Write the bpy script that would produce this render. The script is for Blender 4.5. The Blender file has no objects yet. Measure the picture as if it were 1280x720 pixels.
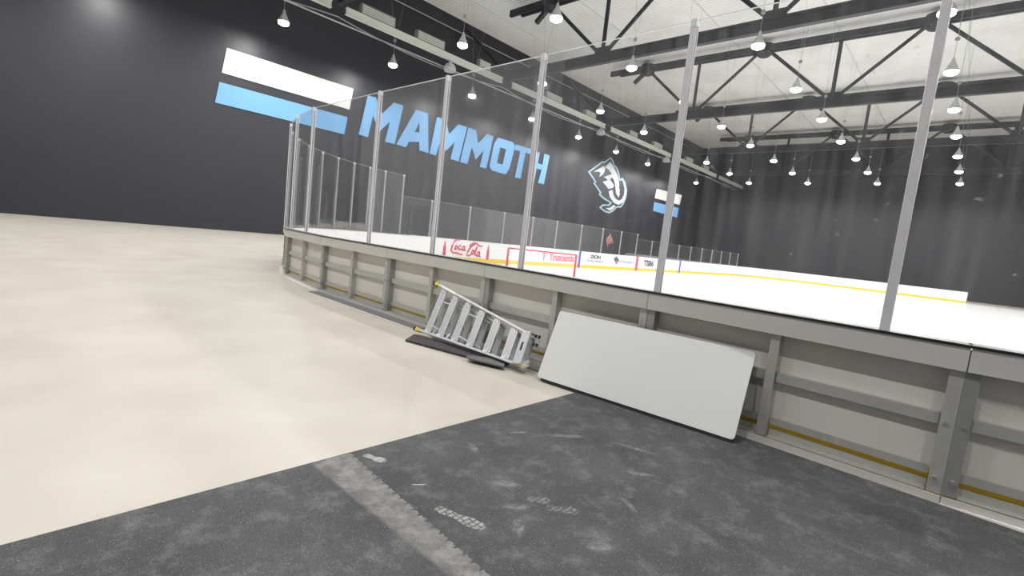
import bpy, bmesh, math, random
from mathutils import Vector, Matrix, noise
random.seed(7)
SC = bpy.context.scene
COL = SC.collection

# ------------------------------------------------------------------ camera
cam_data = bpy.data.cameras.new('camera')
cam = bpy.data.objects.new('camera', cam_data); COL.objects.link(cam)
YAW, PITCH, ROLL, FPX = 0.8246, 0.1025, 0.1107, 609.3
fw = Vector((math.sin(YAW)*math.cos(PITCH), math.cos(YAW)*math.cos(PITCH), -math.sin(PITCH)))
rt = Vector((math.cos(YAW), -math.sin(YAW), 0)); up = rt.cross(fw)
rt2 = rt*math.cos(ROLL)+up*math.sin(ROLL); up2 = -rt*math.sin(ROLL)+up*math.cos(ROLL)
cam.matrix_world = Matrix.Translation((0, 0, 1.4784)) @ Matrix((rt2, up2, -fw)).transposed().to_4x4()
cam_data.sensor_fit = 'HORIZONTAL'; cam_data.sensor_width = 36; cam_data.lens = 36*FPX/1280
cam_data.clip_end = 400; cam_data.clip_start = 0.05
SC.camera = cam

# ------------------------------------------------------------------ world, exposure, light strengths
world = bpy.data.worlds.new('world'); SC.world = world; world.use_nodes = True
world.node_tree.nodes['Background'].inputs[0].default_value = (0.75, 0.85, 1, 1)
world.node_tree.nodes['Background'].inputs[1].default_value = 0.0
SC.view_settings.view_transform = 'Standard'; SC.view_settings.look = 'None'
SC.view_settings.gamma = 1; SC.view_settings.use_curve_mapping = False
SC.view_settings.exposure = 0.0
LAMP_WATTS = 318
LAMP_COLOR = (1.0, 0.985, 0.965)

# ------------------------------------------------------------------ outlines of the wall paint, in metres on the wall
L_LETTERS = [
    ('M', [(18.37, 10.36), (19.0, 10.41), (19.63, 9.43), (20.52, 10.46), (21.35, 10.46), (20.86, 7.49), (20.03, 7.5), (20.31, 9.02), (19.46, 8.07), (18.89, 9.09), (18.61, 7.51), (17.87, 7.53)], None),
    ('A', [(22.49, 10.46), (23.65, 10.47), (24.03, 7.46), (23.15, 7.49), (23.06, 8.13), (22.1, 7.94), (21.9, 7.47), (21.01, 7.5)], [(22.92, 9.6), (23.01, 8.84), (22.55, 8.77)]),
    ('M', [(24.54, 10.41), (25.42, 10.44), (25.94, 9.37), (26.81, 10.38), (27.79, 10.39), (27.22, 7.39), (26.32, 7.43), (26.61, 8.88), (25.72, 7.94), (25.16, 8.93), (24.79, 7.4), (24.14, 7.45)], None),
    ('M', [(27.94, 10.38), (28.82, 10.38), (29.22, 9.33), (30.13, 10.35), (30.95, 10.33), (30.48, 7.36), (29.67, 7.37), (29.94, 8.84), (29.12, 7.91), (28.54, 8.89), (28.21, 7.36), (27.38, 7.38)], None),
    ('O', [(31.54, 10.34), (33.53, 10.36), (33.88, 10.04), (33.45, 7.94), (33.02, 7.28), (31.18, 7.33), (30.85, 7.62), (31.13, 9.7)], [(31.96, 9.56), (32.73, 9.54), (32.49, 8.08), (31.72, 8.11)]),
    ('T', [(33.95, 10.24), (36.23, 10.28), (36.14, 9.78), (35.42, 9.75), (35.12, 7.23), (34.32, 7.21), (34.65, 9.74), (33.87, 9.73)], None),
    ('H', [(36.69, 10.15), (37.51, 10.19), (37.39, 9.12), (38.12, 9.09), (38.2, 10.23), (39.08, 10.2), (38.67, 7.24), (37.75, 7.23), (38.05, 8.56), (37.32, 8.59), (37.12, 7.22), (36.28, 7.24)], None),
]
EMB = dict(
    outer=[(46.08, 9.77), (48.67, 11.43), (49.02, 11.43), (50.29, 12.22), (50.91, 11.92), (51.34, 11.47), (51.91, 11.33), (52.56, 10.73), (53.0, 10.02), (53.44, 10.36), (54.32, 9.88), (54.97, 8.94), (54.93, 8.03), (54.63, 7.29), (54.03, 6.7), (53.08, 6.59), (52.36, 6.04), (51.5, 5.69), (50.49, 5.75), (49.19, 6.12), (49.85, 6.59), (51.08, 6.71), (51.39, 6.98), (49.85, 7.22), (48.73, 7.59), (48.97, 7.81), (47.7, 8.53), (47.32, 8.72), (47.7, 8.87)],
    inner=[(46.44, 9.81), (48.73, 11.28), (49.1, 11.29), (50.24, 12.0), (50.69, 11.77), (51.13, 11.33), (51.69, 11.19), (52.3, 10.6), (52.76, 9.84), (53.46, 9.95), (54.17, 9.52), (54.65, 8.9), (54.64, 7.99), (54.3, 7.32), (53.82, 6.87), (52.91, 6.73), (52.16, 6.21), (51.47, 5.9), (50.62, 5.92), (49.64, 6.15), (50.01, 6.43), (51.31, 6.59), (51.85, 7.04), (50.1, 7.39), (49.14, 7.68), (49.33, 7.89), (47.72, 8.76), (48.01, 8.92)],
    whites=[[(47.15, 9.96), (49.02, 10.94), (49.32, 10.78), (49.35, 10.44), (49.02, 9.94), (48.35, 9.57), (48.55, 10.09), (48.03, 10.13)], [(49.32, 10.88), (50.25, 11.66), (51.01, 11.28), (51.69, 10.8), (52.41, 10.19), (52.86, 9.42), (52.78, 8.9), (53.19, 8.55), (52.95, 7.83), (52.31, 8.29), (51.92, 9.24), (51.43, 9.79), (51.04, 9.96), (50.67, 9.64), (51.75, 9.12), (51.53, 8.78), (50.57, 8.5), (49.93, 8.84), (49.18, 9.14), (50.26, 9.5), (49.33, 9.74), (50.94, 10.34), (50.16, 10.71)], [(50.7, 8.26), (51.48, 8.54), (51.82, 8.02), (52.43, 7.6), (53.25, 7.46), (53.92, 7.77), (54.25, 8.35), (54.22, 9.11), (53.57, 9.84), (54.38, 9.34), (54.72, 8.77), (54.63, 7.92), (54.14, 7.3), (53.33, 6.95), (52.18, 7.05), (51.16, 7.59)], [(50.55, 6.21), (51.46, 6.37), (52.24, 6.82), (52.66, 6.7), (52.05, 6.25), (51.44, 6.04)]],
    tusk=[(52.08, 9.22), (52.85, 9.37), (52.79, 8.97), (53.15, 8.79), (52.94, 8.49), (53.25, 8.28), (53.01, 7.79), (52.62, 8.09), (52.28, 8.42)])
STRIPES = [[(62.57, 10.3), (70.57, 10.53), (70.24, 9.06), (62.36, 9.01)], [(62.36, 8.47), (70.12, 8.57), (70.05, 7.14), (62.41, 7.27)]]

# ------------------------------------------------------------------ materials
def new_mat(name):
    m = bpy.data.materials.new(name); m.use_nodes = True
    return m, m.node_tree, m.node_tree.nodes['Principled BSDF']
def mat(name, col, rough=0.5, metal=0.0, var=0.06, scale=6.0, bump=0.0, spec=0.5, detail=4):
    m, nt, p = new_mat(name)
    N, L = nt.nodes, nt.links
    tc = N.new('ShaderNodeTexCoord'); no = N.new('ShaderNodeTexNoise')
    no.inputs['Scale'].default_value = scale; no.inputs['Detail'].default_value = detail
    L.new(tc.outputs['Object'], no.inputs['Vector'])
    mx = N.new('ShaderNodeMix'); mx.data_type = 'RGBA'
    mx.inputs[6].default_value = tuple(max(0, c*(1-var)) for c in col)+(1,)
    mx.inputs[7].default_value = tuple(min(1, c*(1+var)) for c in col)+(1,)
    L.new(no.outputs['Fac'], mx.inputs[0]); L.new(mx.outputs[2], p.inputs['Base Color'])
    p.inputs['Roughness'].default_value = rough; p.inputs['Metallic'].default_value = metal
    p.inputs['Specular IOR Level'].default_value = spec
    if bump:
        b = N.new('ShaderNodeBump'); b.inputs['Strength'].default_value = bump
        b.inputs['Distance'].default_value = 0.01
        L.new(no.outputs['Fac'], b.inputs['Height']); L.new(b.outputs[0], p.inputs['Normal'])
    return m
def emit(name, col, s):
    m = bpy.data.materials.new(name); m.use_nodes = True; nt = m.node_tree
    nt.nodes.clear(); o = nt.nodes.new('ShaderNodeOutputMaterial'); e = nt.nodes.new('ShaderNodeEmission')
    e.inputs[0].default_value = col+(1,); e.inputs[1].default_value = s
    nt.links.new(e.outputs[0], o.inputs[0]); return m
def glass(name, haze, streaks=0.5, tint=(1, 1, 1), gloss=1.0):
    m = bpy.data.materials.new(name); m.use_nodes = True; nt = m.node_tree; N, L = nt.nodes, nt.links
    N.clear(); out = N.new('ShaderNodeOutputMaterial')
    tr = N.new('ShaderNodeBsdfTransparent'); tr.inputs[0].default_value = tint+(1,)
    df = N.new('ShaderNodeBsdfDiffuse'); df.inputs[0].default_value = (0.85, 0.84, 0.85, 1)
    tl = N.new('ShaderNodeBsdfTranslucent'); tl.inputs[0].default_value = (0.85, 0.84, 0.85, 1)
    mm = N.new('ShaderNodeMixShader'); mm.inputs[0].default_value = 0.5
    L.new(df.outputs[0], mm.inputs[1]); L.new(tl.outputs[0], mm.inputs[2])
    tc = N.new('ShaderNodeTexCoord'); mp = N.new('ShaderNodeMapping')
    mp.inputs['Scale'].default_value = (9, 9, 0.7)
    no = N.new('ShaderNodeTexNoise'); no.inputs['Scale'].default_value = 1.3; no.inputs['Detail'].default_value = 6
    L.new(tc.outputs['Object'], mp.inputs[0]); L.new(mp.outputs[0], no.inputs['Vector'])
    mr = N.new('ShaderNodeMapRange'); mr.inputs[1].default_value = 0.35; mr.inputs[2].default_value = 0.75
    mr.inputs[3].default_value = haze*(1-streaks*0.5); mr.inputs[4].default_value = haze*(1+streaks)
    L.new(no.outputs['Fac'], mr.inputs[0])
    n3 = N.new('ShaderNodeTexNoise'); n3.inputs['Scale'].default_value = 17; n3.inputs['Detail'].default_value = 2
    L.new(tc.outputs['Object'], n3.inputs['Vector'])
    m3 = N.new('ShaderNodeMapRange'); m3.inputs[1].default_value = 0.70; m3.inputs[2].default_value = 0.76; m3.inputs[3].default_value = 0.0; m3.inputs[4].default_value = haze*5
    L.new(n3.outputs['Fac'], m3.inputs[0])
    ad = N.new('ShaderNodeMath'); ad.operation = 'ADD'; L.new(mr.outputs[0], ad.inputs[0]); L.new(m3.outputs[0], ad.inputs[1])
    ms = N.new('ShaderNodeMixShader'); L.new(ad.outputs[0], ms.inputs[0])
    L.new(tr.outputs[0], ms.inputs[1]); L.new(mm.outputs[0], ms.inputs[2])
    gl = N.new('ShaderNodeBsdfGlossy'); gl.inputs['Roughness'].default_value = 0.03
    fr = N.new('ShaderNodeFresnel'); fr.inputs[0].default_value = 1.45
    mu = N.new('ShaderNodeMath'); mu.operation = 'MULTIPLY'; mu.inputs[1].default_value = 0.5*gloss
    L.new(fr.outputs[0], mu.inputs[0])
    m2 = N.new('ShaderNodeMixShader'); L.new(mu.outputs[0], m2.inputs[0])
    L.new(ms.outputs[0], m2.inputs[1]); L.new(gl.outputs[0], m2.inputs[2])
    L.new(m2.outputs[0], out.inputs[0]); return m
def dust(name, col, lo, hi, scale=30, cell=0.0, power=1.0):
    """dry dust lying on rubber: noise decides where the rubber shows through"""
    m = bpy.data.materials.new(name); m.use_nodes = True; nt = m.node_tree; N, L = nt.nodes, nt.links
    p = N['Principled BSDF']; p.inputs['Base Color'].default_value = col+(1,); p.inputs['Roughness'].default_value = 0.9
    tc = N.new('ShaderNodeTexCoord'); no = N.new('ShaderNodeTexNoise')
    no.inputs['Scale'].default_value = scale; no.inputs['Detail'].default_value = 8; no.inputs['Roughness'].default_value = 0.7
    L.new(tc.outputs['Object'], no.inputs['Vector'])
    mr = N.new('ShaderNodeMapRange'); mr.inputs[1].default_value = 0.35; mr.inputs[2].default_value = 0.65
    mr.inputs[3].default_value = lo; mr.inputs[4].default_value = hi
    L.new(no.outputs['Fac'], mr.inputs[0]); last = mr.outputs[0]
    if cell:
        br = N.new('ShaderNodeTexBrick'); br.inputs['Scale'].default_value = cell
        br.inputs['Color1'].default_value = (1, 1, 1, 1); br.inputs['Color2'].default_value = (1, 1, 1, 1)
        br.inputs['Mortar'].default_value = (0, 0, 0, 1); br.inputs['Mortar Size'].default_value = 0.028
        L.new(tc.outputs['Object'], br.inputs['Vector'])
        mu = N.new('ShaderNodeMath'); mu.operation = 'MULTIPLY'
        L.new(last, mu.inputs[0]); L.new(br.outputs['Color'], mu.inputs[1]); last = mu.outputs[0]
    at = N.new('ShaderNodeAttribute'); at.attribute_name = 'edge'
    mu2 = N.new('ShaderNodeMath'); mu2.operation = 'MULTIPLY'
    L.new(last, mu2.inputs[0]); L.new(at.outputs['Fac'], mu2.inputs[1])
    L.new(mu2.outputs[0], p.inputs['Alpha'])
    return m

M = {}
M['white_board'] = mat('white_board', (0.76, 0.745, 0.69), 0.45, var=0.04, scale=2)
M['fascia'] = mat('fascia', (0.66, 0.655, 0.625), 0.5, var=0.03, scale=3)
M['cap'] = mat('cap', (0.22, 0.22, 0.21), 0.4)
M['black_rubber'] = mat('black_rubber', (0.012, 0.012, 0.014), 0.55)
M['galv'] = mat('galvanised', (0.56, 0.56, 0.53), 0.42, 0.35, var=0.12, scale=18)
M['galv_dark'] = mat('galvanised_dark', (0.38, 0.38, 0.375), 0.45, 0.35, var=0.12, scale=18)
M['yellow'] = mat('yellow_kick', (0.80, 0.55, 0.04), 0.4)
M['ad_white'] = mat('board_face', (0.82, 0.82, 0.82), 0.35, var=0.02)
M['ice'] = mat('ice', (0.80, 0.81, 0.82), 0.25, var=0.03, scale=0.6, spec=0.4)
M['wall_dark'] = mat('wall_charcoal', (0.019, 0.021, 0.029), 0.42, var=0.12, scale=0.4, spec=0.5)
M['wall_light'] = mat('wall_pale', (0.62, 0.62, 0.62), 0.7)
M['steel_dark'] = mat('dark_steel', (0.025, 0.027, 0.032), 0.5, spec=0.4)
M['beam_white'] = mat('beam_paint', (0.62, 0.64, 0.58), 0.5, var=0.05)
M['duct'] = mat('duct_paint', (0.24, 0.27, 0.24), 0.5, var=0.12, scale=2)
M['grey_soft'] = mat('soft_grey_paint', (0.5, 0.51, 0.5), 0.5)
M['cable'] = mat('cable_grey', (0.30, 0.31, 0.31), 0.6)
M['letter_blue'] = mat('letter_blue', (0.17, 0.40, 0.70), 0.5, var=0.03, scale=1)
M['pale_blue'] = mat('pale_blue', (0.33, 0.50, 0.60), 0.5)
M['mark_white'] = mat('mark_white', (0.56, 0.60, 0.64), 0.5)
M['mark_bright'] = mat('mark_bright', (0.74, 0.75, 0.74), 0.5)
M['mark_dark'] = mat('mark_charcoal', (0.045, 0.05, 0.06), 0.5)
M['red'] = mat('ad_red', (0.62, 0.03, 0.10), 0.45)
M['line_red'] = mat('line_red', (0.70, 0.05, 0.09), 0.4)
M['line_blue'] = mat('line_blue', (0.10, 0.12, 0.50), 0.4)
M['ink'] = mat('ad_ink', (0.10, 0.11, 0.14), 0.5)
M['ink_grey'] = mat('ad_ink_grey', (0.34, 0.35, 0.38), 0.5)
M['ink_blue'] = mat('ad_ink_blue', (0.34, 0.48, 0.78), 0.5)
M['ad_pink'] = mat('ad_pink', (0.78, 0.20, 0.28), 0.5)
M['alu'] = mat('aluminium', (0.72, 0.73, 0.74), 0.38, 0.35, var=0.05, scale=20)
M['alu_shade'] = mat('aluminium_tread', (0.50, 0.51, 0.53), 0.45, 0.3, var=0.08, scale=30)
M['foot_yellow'] = mat('plastic_yellow', (0.72, 0.55, 0.05), 0.45)
M['plastic_black'] = mat('plastic_black', (0.015, 0.015, 0.015), 0.4)
M['label_white'] = mat('sticker_white', (0.85, 0.85, 0.85), 0.4)
M['foam_dark'] = mat('foam_plum', (0.050, 0.043, 0.050), 0.75, var=0.2, scale=40, bump=0.3)
M['foam_grey'] = mat('foam_grey', (0.13, 0.13, 0.13), 0.75, var=0.2, scale=40, bump=0.3)
M['whiteboard'] = mat('panel_white', (0.70, 0.71, 0.70), 0.32, var=0.02, scale=1.2)
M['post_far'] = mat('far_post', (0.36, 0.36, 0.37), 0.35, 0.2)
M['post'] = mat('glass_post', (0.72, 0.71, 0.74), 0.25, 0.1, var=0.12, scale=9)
M['bench'] = mat('bench_dark', (0.007, 0.008, 0.013), 0.7)
M['net'] = None
M['bulb'] = emit('lamp_lens', (1.0, 0.98, 0.95), 22)
M['shade'] = mat('lamp_shade', (0.55, 0.55, 0.54), 0.35, 0.3)
M['skin'] = mat('skin', (0.55, 0.33, 0.25), 0.5)
M['shirt'] = mat('shirt_coral', (0.62, 0.22, 0.20), 0.8)
M['trousers'] = mat('trousers_dark', (0.03, 0.03, 0.035), 0.8)
M['hair'] = mat('hair_brown', (0.06, 0.035, 0.02), 0.7)
M['glass'] = glass('near_glass', 0.021, 1.0, gloss=0.7)
M['glass_far'] = glass('far_glass', 0.015, 0.5, gloss=0.7)
M['edge'] = mat('glass_edge', (0.62, 0.66, 0.66), 0.2)

# netting of the goal: open mesh of white cord
def net_mat():
    m = bpy.data.materials.new('goal_net'); m.use_nodes = True; nt = m.node_tree; N, L = nt.nodes, nt.links
    p = N['Principled BSDF']; p.inputs['Base Color'].default_value = (0.85, 0.83, 0.84, 1); p.inputs['Alpha'].default_value = 0.3
    no = N.new('ShaderNodeTexNoise'); no.inputs['Scale'].default_value = 60
    mr = N.new('ShaderNodeMapRange'); mr.inputs[3].default_value = 0.05; mr.inputs[4].default_value = 0.28
    L.new(no.outputs['Fac'], mr.inputs[0]); L.new(mr.outputs[0], p.inputs['Alpha'])
    return m
M['net'] = net_mat()

# concrete: cream sealed slab with faint mottling
def concrete():
    m, nt, p = new_mat('concrete_cream'); N, L = nt.nodes, nt.links
    tc = N.new('ShaderNodeTexCoord')
    n1 = N.new('ShaderNodeTexNoise'); n1.inputs['Scale'].default_value = 0.9; n1.inputs['Detail'].default_value = 6
    n2 = N.new('ShaderNodeTexNoise'); n2.inputs['Scale'].default_value = 60; n2.inputs['Detail'].default_value = 4
    L.new(tc.outputs['Object'], n1.inputs[0]); L.new(tc.outputs['Object'], n2.inputs[0])
    cr = N.new('ShaderNodeValToRGB')
    cr.color_ramp.elements[0].position = 0.3; cr.color_ramp.elements[0].color = (0.44, 0.408, 0.355, 1)
    cr.color_ramp.elements[1].position = 0.7; cr.color_ramp.elements[1].color = (0.525, 0.495, 0.44, 1)
    L.new(n1.outputs['Fac'], cr.inputs[0])
    mx = N.new('ShaderNodeMix'); mx.data_type = 'RGBA'; mx.blend_type = 'MULTIPLY'; mx.inputs[0].default_value = 0.12
    L.new(cr.outputs[0], mx.inputs[6]); L.new(n2.outputs['Color'], mx.inputs[7])
    L.new(mx.outputs[2], p.inputs['Base Color']); p.inputs['Roughness'].default_value = 0.42
    p.inputs['Specular IOR Level'].default_value = 0.3
    return m
M['concrete'] = concrete()

# rubber flooring: charcoal with pale flecks and chalky scuffs
def rubber():
    m, nt, p = new_mat('rubber_floor'); N, L = nt.nodes, nt.links
    tc = N.new('ShaderNodeTexCoord')
    def noise_(s, d=6, r=0.6):
        n = N.new('ShaderNodeTexNoise'); n.inputs['Scale'].default_value = s; n.inputs['Detail'].default_value = d
        n.inputs['Roughness'].default_value = r; L.new(tc.outputs['Object'], n.inputs[0]); return n
    def ramp(src, a, b, ca, cb):
        c = N.new('ShaderNodeValToRGB'); e = c.color_ramp.elements
        e[0].position = a; e[0].color = ca+(1,); e[1].position = b; e[1].color = cb+(1,)
        L.new(src, c.inputs[0]); return c
    def mix(fac, a, b, mode='MIX'):
        x = N.new('ShaderNodeMix'); x.data_type = 'RGBA'; x.blend_type = mode
        if isinstance(fac, float): x.inputs[0].default_value = fac
        else: L.new(fac, x.inputs[0])
        for i, v in ((6, a), (7, b)):
            if isinstance(v, tuple): x.inputs[i].default_value = v+(1,)
            else: L.new(v, x.inputs[i])
        return x.outputs[2]
    base = ramp(noise_(1.7).outputs['Fac'], 0.3, 0.75, (0.046, 0.046, 0.048), (0.082, 0.082, 0.084)).outputs[0]
    scuff = ramp(noise_(5.5, 8, 0.72).outputs['Fac'], 0.50, 0.74, (0, 0, 0), (0.55, 0.55, 0.55)).outputs[0]
    c1 = mix(scuff, base, (0.20, 0.20, 0.20))
    fl = ramp(noise_(190, 1, 0.5).outputs['Fac'], 0.70, 0.74, (0, 0, 0), (1, 1, 1)).outputs[0]
    c2 = mix(fl, c1, (0.32, 0.32, 0.33))
    gr = ramp(noise_(170, 3, 0.6).outputs['Fac'], 0.35, 0.65, (0.72, 0.72, 0.72), (1.2, 1.2, 1.2)).outputs[0]
    c3 = mix(1.0, c2, gr, 'MULTIPLY')
    L.new(c3, p.inputs['Base Color']); p.inputs['Roughness'].default_value = 0.75
    p.inputs['Specular IOR Level'].default_value = 0.25
    b = N.new('ShaderNodeBump'); b.inputs['Strength'].default_value = 0.25; b.inputs['Distance'].default_value = 0.004
    L.new(noise_(170, 3, 0.6).outputs['Fac'], b.inputs['Height']); L.new(b.outputs[0], p.inputs['Normal'])
    return m
M['rubber'] = rubber()

# ribbed roof deck
def deck():
    m, nt, p = new_mat('roof_deck'); N, L = nt.nodes, nt.links
    tc = N.new('ShaderNodeTexCoord')
    w = N.new('ShaderNodeTexWave'); w.bands_direction = 'X'; w.inputs['Scale'].default_value = 1.0
    w.inputs['Distortion'].default_value = 0.0
    L.new(tc.outputs['Object'], w.inputs['Vector'])
    n = N.new('ShaderNodeTexNoise'); n.inputs['Scale'].default_value = 0.35; n.inputs['Detail'].default_value = 3
    L.new(tc.outputs['Object'], n.inputs[0])
    cr = N.new('ShaderNodeValToRGB'); e = cr.color_ramp.elements
    e[0].position = 0.3; e[0].color = (0.74, 0.735, 0.71, 1); e[1].position = 0.7; e[1].color = (0.86, 0.855, 0.83, 1)
    L.new(n.outputs['Fac'], cr.inputs[0])
    cr2 = N.new('ShaderNodeValToRGB'); e = cr2.color_ramp.elements
    e[0].position = 0.0; e[0].color = (0.80, 0.80, 0.80, 1); e[1].position = 0.35; e[1].color = (1, 1, 1, 1)
    L.new(w.outputs['Fac'], cr2.inputs[0])
    mx = N.new('ShaderNodeMix'); mx.data_type = 'RGBA'; mx.blend_type = 'MULTIPLY'; mx.inputs[0].default_value = 1.0
    L.new(cr.outputs[0], mx.inputs[6]); L.new(cr2.outputs[0], mx.inputs[7])
    L.new(mx.outputs[2], p.inputs['Base Color']); p.inputs['Roughness'].default_value = 0.7
    return m
M['deck'] = deck()

# ------------------------------------------------------------------ mesh helpers
class MB:
    def __init__(s): s.v = []; s.f = []
    def add(s, vs, fs):
        o = len(s.v); s.v += [tuple(v) for v in vs]; s.f += [tuple(i+o for i in f) for f in fs]; return s
    def box(s, x0, x1, y0, y1, z0, z1):
        vs = [(x, y, z) for z in (z0, z1) for y in (y0, y1) for x in (x0, x1)]
        return s.add(vs, [(0, 2, 3, 1), (4, 5, 7, 6), (0, 1, 5, 4), (2, 6, 7, 3), (0, 4, 6, 2), (1, 3, 7, 5)])
    def bar(s, p, q, w, h, upv=(0, 0, 1)):
        """box from p to q; w along side, h along upv (re-orthogonalised)"""
        p = Vector(p); q = Vector(q); d = (q-p).normalized(); u = Vector(upv)
        sd = d.cross(u)
        if sd.length < 1e-4: sd = d.cross(Vector((1, 0, 0)))
        sd.normalize(); u = sd.cross(d).normalized()
        vs = [c+sd*(a*w/2)+u*(b*h/2) for c in (p, q) for a, b in ((-1, -1), (1, -1), (1, 1), (-1, 1))]
        return s.add(vs, [(0, 1, 2, 3), (7, 6, 5, 4), (0, 4, 5, 1), (1, 5, 6, 2), (2, 6, 7, 3), (3, 7, 4, 0)])
    def tube(s, pts, r, n=8, cap=True):
        pts = [Vector(p) for p in pts]; rs = r if isinstance(r, (list, tuple)) else [r]*len(pts)
        o = []; 
        for i, p in enumerate(pts):
            d = (pts[min(i+1, len(pts)-1)]-pts[max(i-1, 0)]).normalized()
            a = Vector((0, 0, 1)) if abs(d.z) < 0.9 else Vector((1, 0, 0))
            x = d.cross(a).normalized(); y = x.cross(d)
            o += [p+(x*math.cos(2*math.pi*k/n)+y*math.sin(2*math.pi*k/n))*rs[i] for k in range(n)]
        fs = [(i*n+k, i*n+(k+1) % n, (i+1)*n+(k+1) % n, (i+1)*n+k) for i in range(len(pts)-1) for k in range(n)]
        if cap: fs += [tuple(range(n))[::-1], tuple((len(pts)-1)*n+k for k in range(n))]
        return s.add(o, fs)
    def prism(s, poly, fn, d0, d1):
        """poly 2d extruded; fn(a, b, d) -> xyz"""
        n = len(poly)
        vs = [fn(a, b, d0) for a, b in poly]+[fn(a, b, d1) for a, b in poly]
        return s.add(vs, [tuple(range(n)), tuple(range(n, 2*n))[::-1]]+[(i, i+n, (i+1) % n+n, (i+1) % n) for i in range(n)])
    def build(s, name, m, parent=None, origin=None, bevel=0.0, smooth=False):
        if origin is None: origin = wloc(parent) if parent else Vector((0, 0, 0))
        origin = Vector(origin)
        me = bpy.data.meshes.new(name)
        me.from_pydata([tuple(Vector(v)-origin) for v in s.v], [], s.f)
        bm = bmesh.new(); bm.from_mesh(me); bmesh.ops.recalc_face_normals(bm, faces=bm.faces); bm.to_mesh(me); bm.free()
        me.materials.append(m)
        if smooth:
            for p in me.polygons: p.use_smooth = True
        o = bpy.data.objects.new(name, me); COL.objects.link(o)
        if parent: o.parent = parent; o.location = origin-wloc(parent)
        else: o.location = origin
        if bevel:
            b = o.modifiers.new('bevel', 'BEVEL'); b.width = bevel; b.segments = 2; b.limit_method = 'ANGLE'
        return o
def wloc(o):
    v = Vector(o.location)
    while o.parent: o = o.parent; v = v+Vector(o.location)
    return v
def thing(name, loc, label, cat, group=None):
    o = bpy.data.objects.new(name, None); COL.objects.link(o); o.location = loc
    o.empty_display_size = 0.1
    return tag(o, label, cat, group)
def tag(o, label, cat, group=None):
    o['label'] = label; o['category'] = cat
    if group: o['group'] = group
    return o
def struct(o): o['kind'] = 'structure'; return o
def copy_tree(o, parent=None):
    c = o.copy(); COL.objects.link(c)
    if parent: c.parent = parent
    for ch in list(o.children): copy_tree(ch, c)
    return c
ORD = ['first', 'second', 'third', 'fourth', 'fifth', 'sixth', 'seventh', 'eighth', 'ninth', 'tenth', 'eleventh',
       'twelfth', 'thirteenth', 'fourteenth', 'fifteenth', 'sixteenth', 'seventeenth', 'eighteenth', 'nineteenth', 'twentieth',
       'twenty-first', 'twenty-second', 'twenty-third', 'twenty-fourth']
def flat_shape(name, loops, m, parent, place, ext):
    """filled outline(s) with holes, thickness ext; place(x, y, depth) -> world"""
    cu = bpy.data.curves.new(name, 'CURVE'); cu.dimensions = '2D'; cu.fill_mode = 'BOTH'; cu.extrude = ext/2
    for lp in loops:
        sp = cu.splines.new('POLY'); sp.points.add(len(lp)-1); sp.use_cyclic_u = True
        for i, (a, b) in enumerate(lp): sp.points[i].co = (a, b, 0, 1)
    return curve_to(name, cu, m, parent, place, ext)
def curve_to(name, cu, m, parent, place, ext):
    t = bpy.data.objects.new('tmp', cu); COL.objects.link(t)
    dg = bpy.context.evaluated_depsgraph_get(); dg.update()
    me0 = bpy.data.meshes.new_from_object(t.evaluated_get(dg))
    mb = MB(); mb.add([place(v.co.x, v.co.y, v.co.z+ext/2) for v in me0.vertices], [tuple(p.vertices) for p in me0.polygons])
    bpy.data.objects.remove(t); bpy.data.curves.remove(cu); bpy.data.meshes.remove(me0)
    return mb.build(name, m, parent)
def text_shape(name, body, size, x, z, m, parent, place, ext, shear=0.0, bold=0.0, sx=1.0, align='CENTER'):
    cu = bpy.data.curves.new(name, 'FONT'); cu.body = body; cu.size = size; cu.extrude = ext/2; cu.shear = shear
    cu.align_x = align; cu.align_y = 'CENTER'; cu.offset = bold; cu.resolution_u = 3
    return curve_to(name, cu, m, parent, lambda a, b, d: place(x+a*sx, z+b, d), ext)

# ------------------------------------------------------------------ dimensions
DX = 4.44            # outer face of the near dasher boards
EY = 18.61           # inner face of the far side boards
WY = 33.0            # lettered wall
CZ = 18.5            # roof deck
XMIN, XMAX, YMIN = -8.0, 78.0, -13.0

# ------------------------------------------------------------------ room shell
struct(MB().box(XMIN, XMAX, YMIN, WY, -0.2, -0.004).build('floor', M['concrete']))
struct(MB().box(XMIN, DX-0.03, YMIN, 2.70, -0.0035, 0.004).build('floor_rubber', M['rubber'], origin=(0, 0, 0)))
struct(MB().box(XMIN-0.3, XMAX+0.3, WY, WY+0.3, -0.2, CZ+0.3).build('wall_back', M['wall_dark']))
struct(MB().box(XMIN-0.3, XMIN, YMIN, WY, -0.2, CZ+0.3).build('wall_left', mat('wall_mid_grey', (0.13, 0.13, 0.135), 0.6)))
struct(MB().box(XMAX, XMAX+0.3, YMIN, WY, -0.2, CZ+0.3).build('wall_right', M['wall_dark']))
struct(MB().box(XMIN-0.3, XMAX+0.3, YMIN-0.3, YMIN, -0.2, CZ+0.3).build('wall_front', M['wall_light']))
struct(MB().box(XMIN, XMAX, YMIN, WY, CZ, CZ+0.3).build('ceiling', M['deck']))
mb = MB()
for y in (29.6, 22.8, 16.1, 9.3, 2.5, -4.2): mb.box(XMIN, XMAX, y-0.05, y+0.05, CZ-0.03, CZ)
struct(mb.build('trim_1', M['beam_white']))

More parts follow.
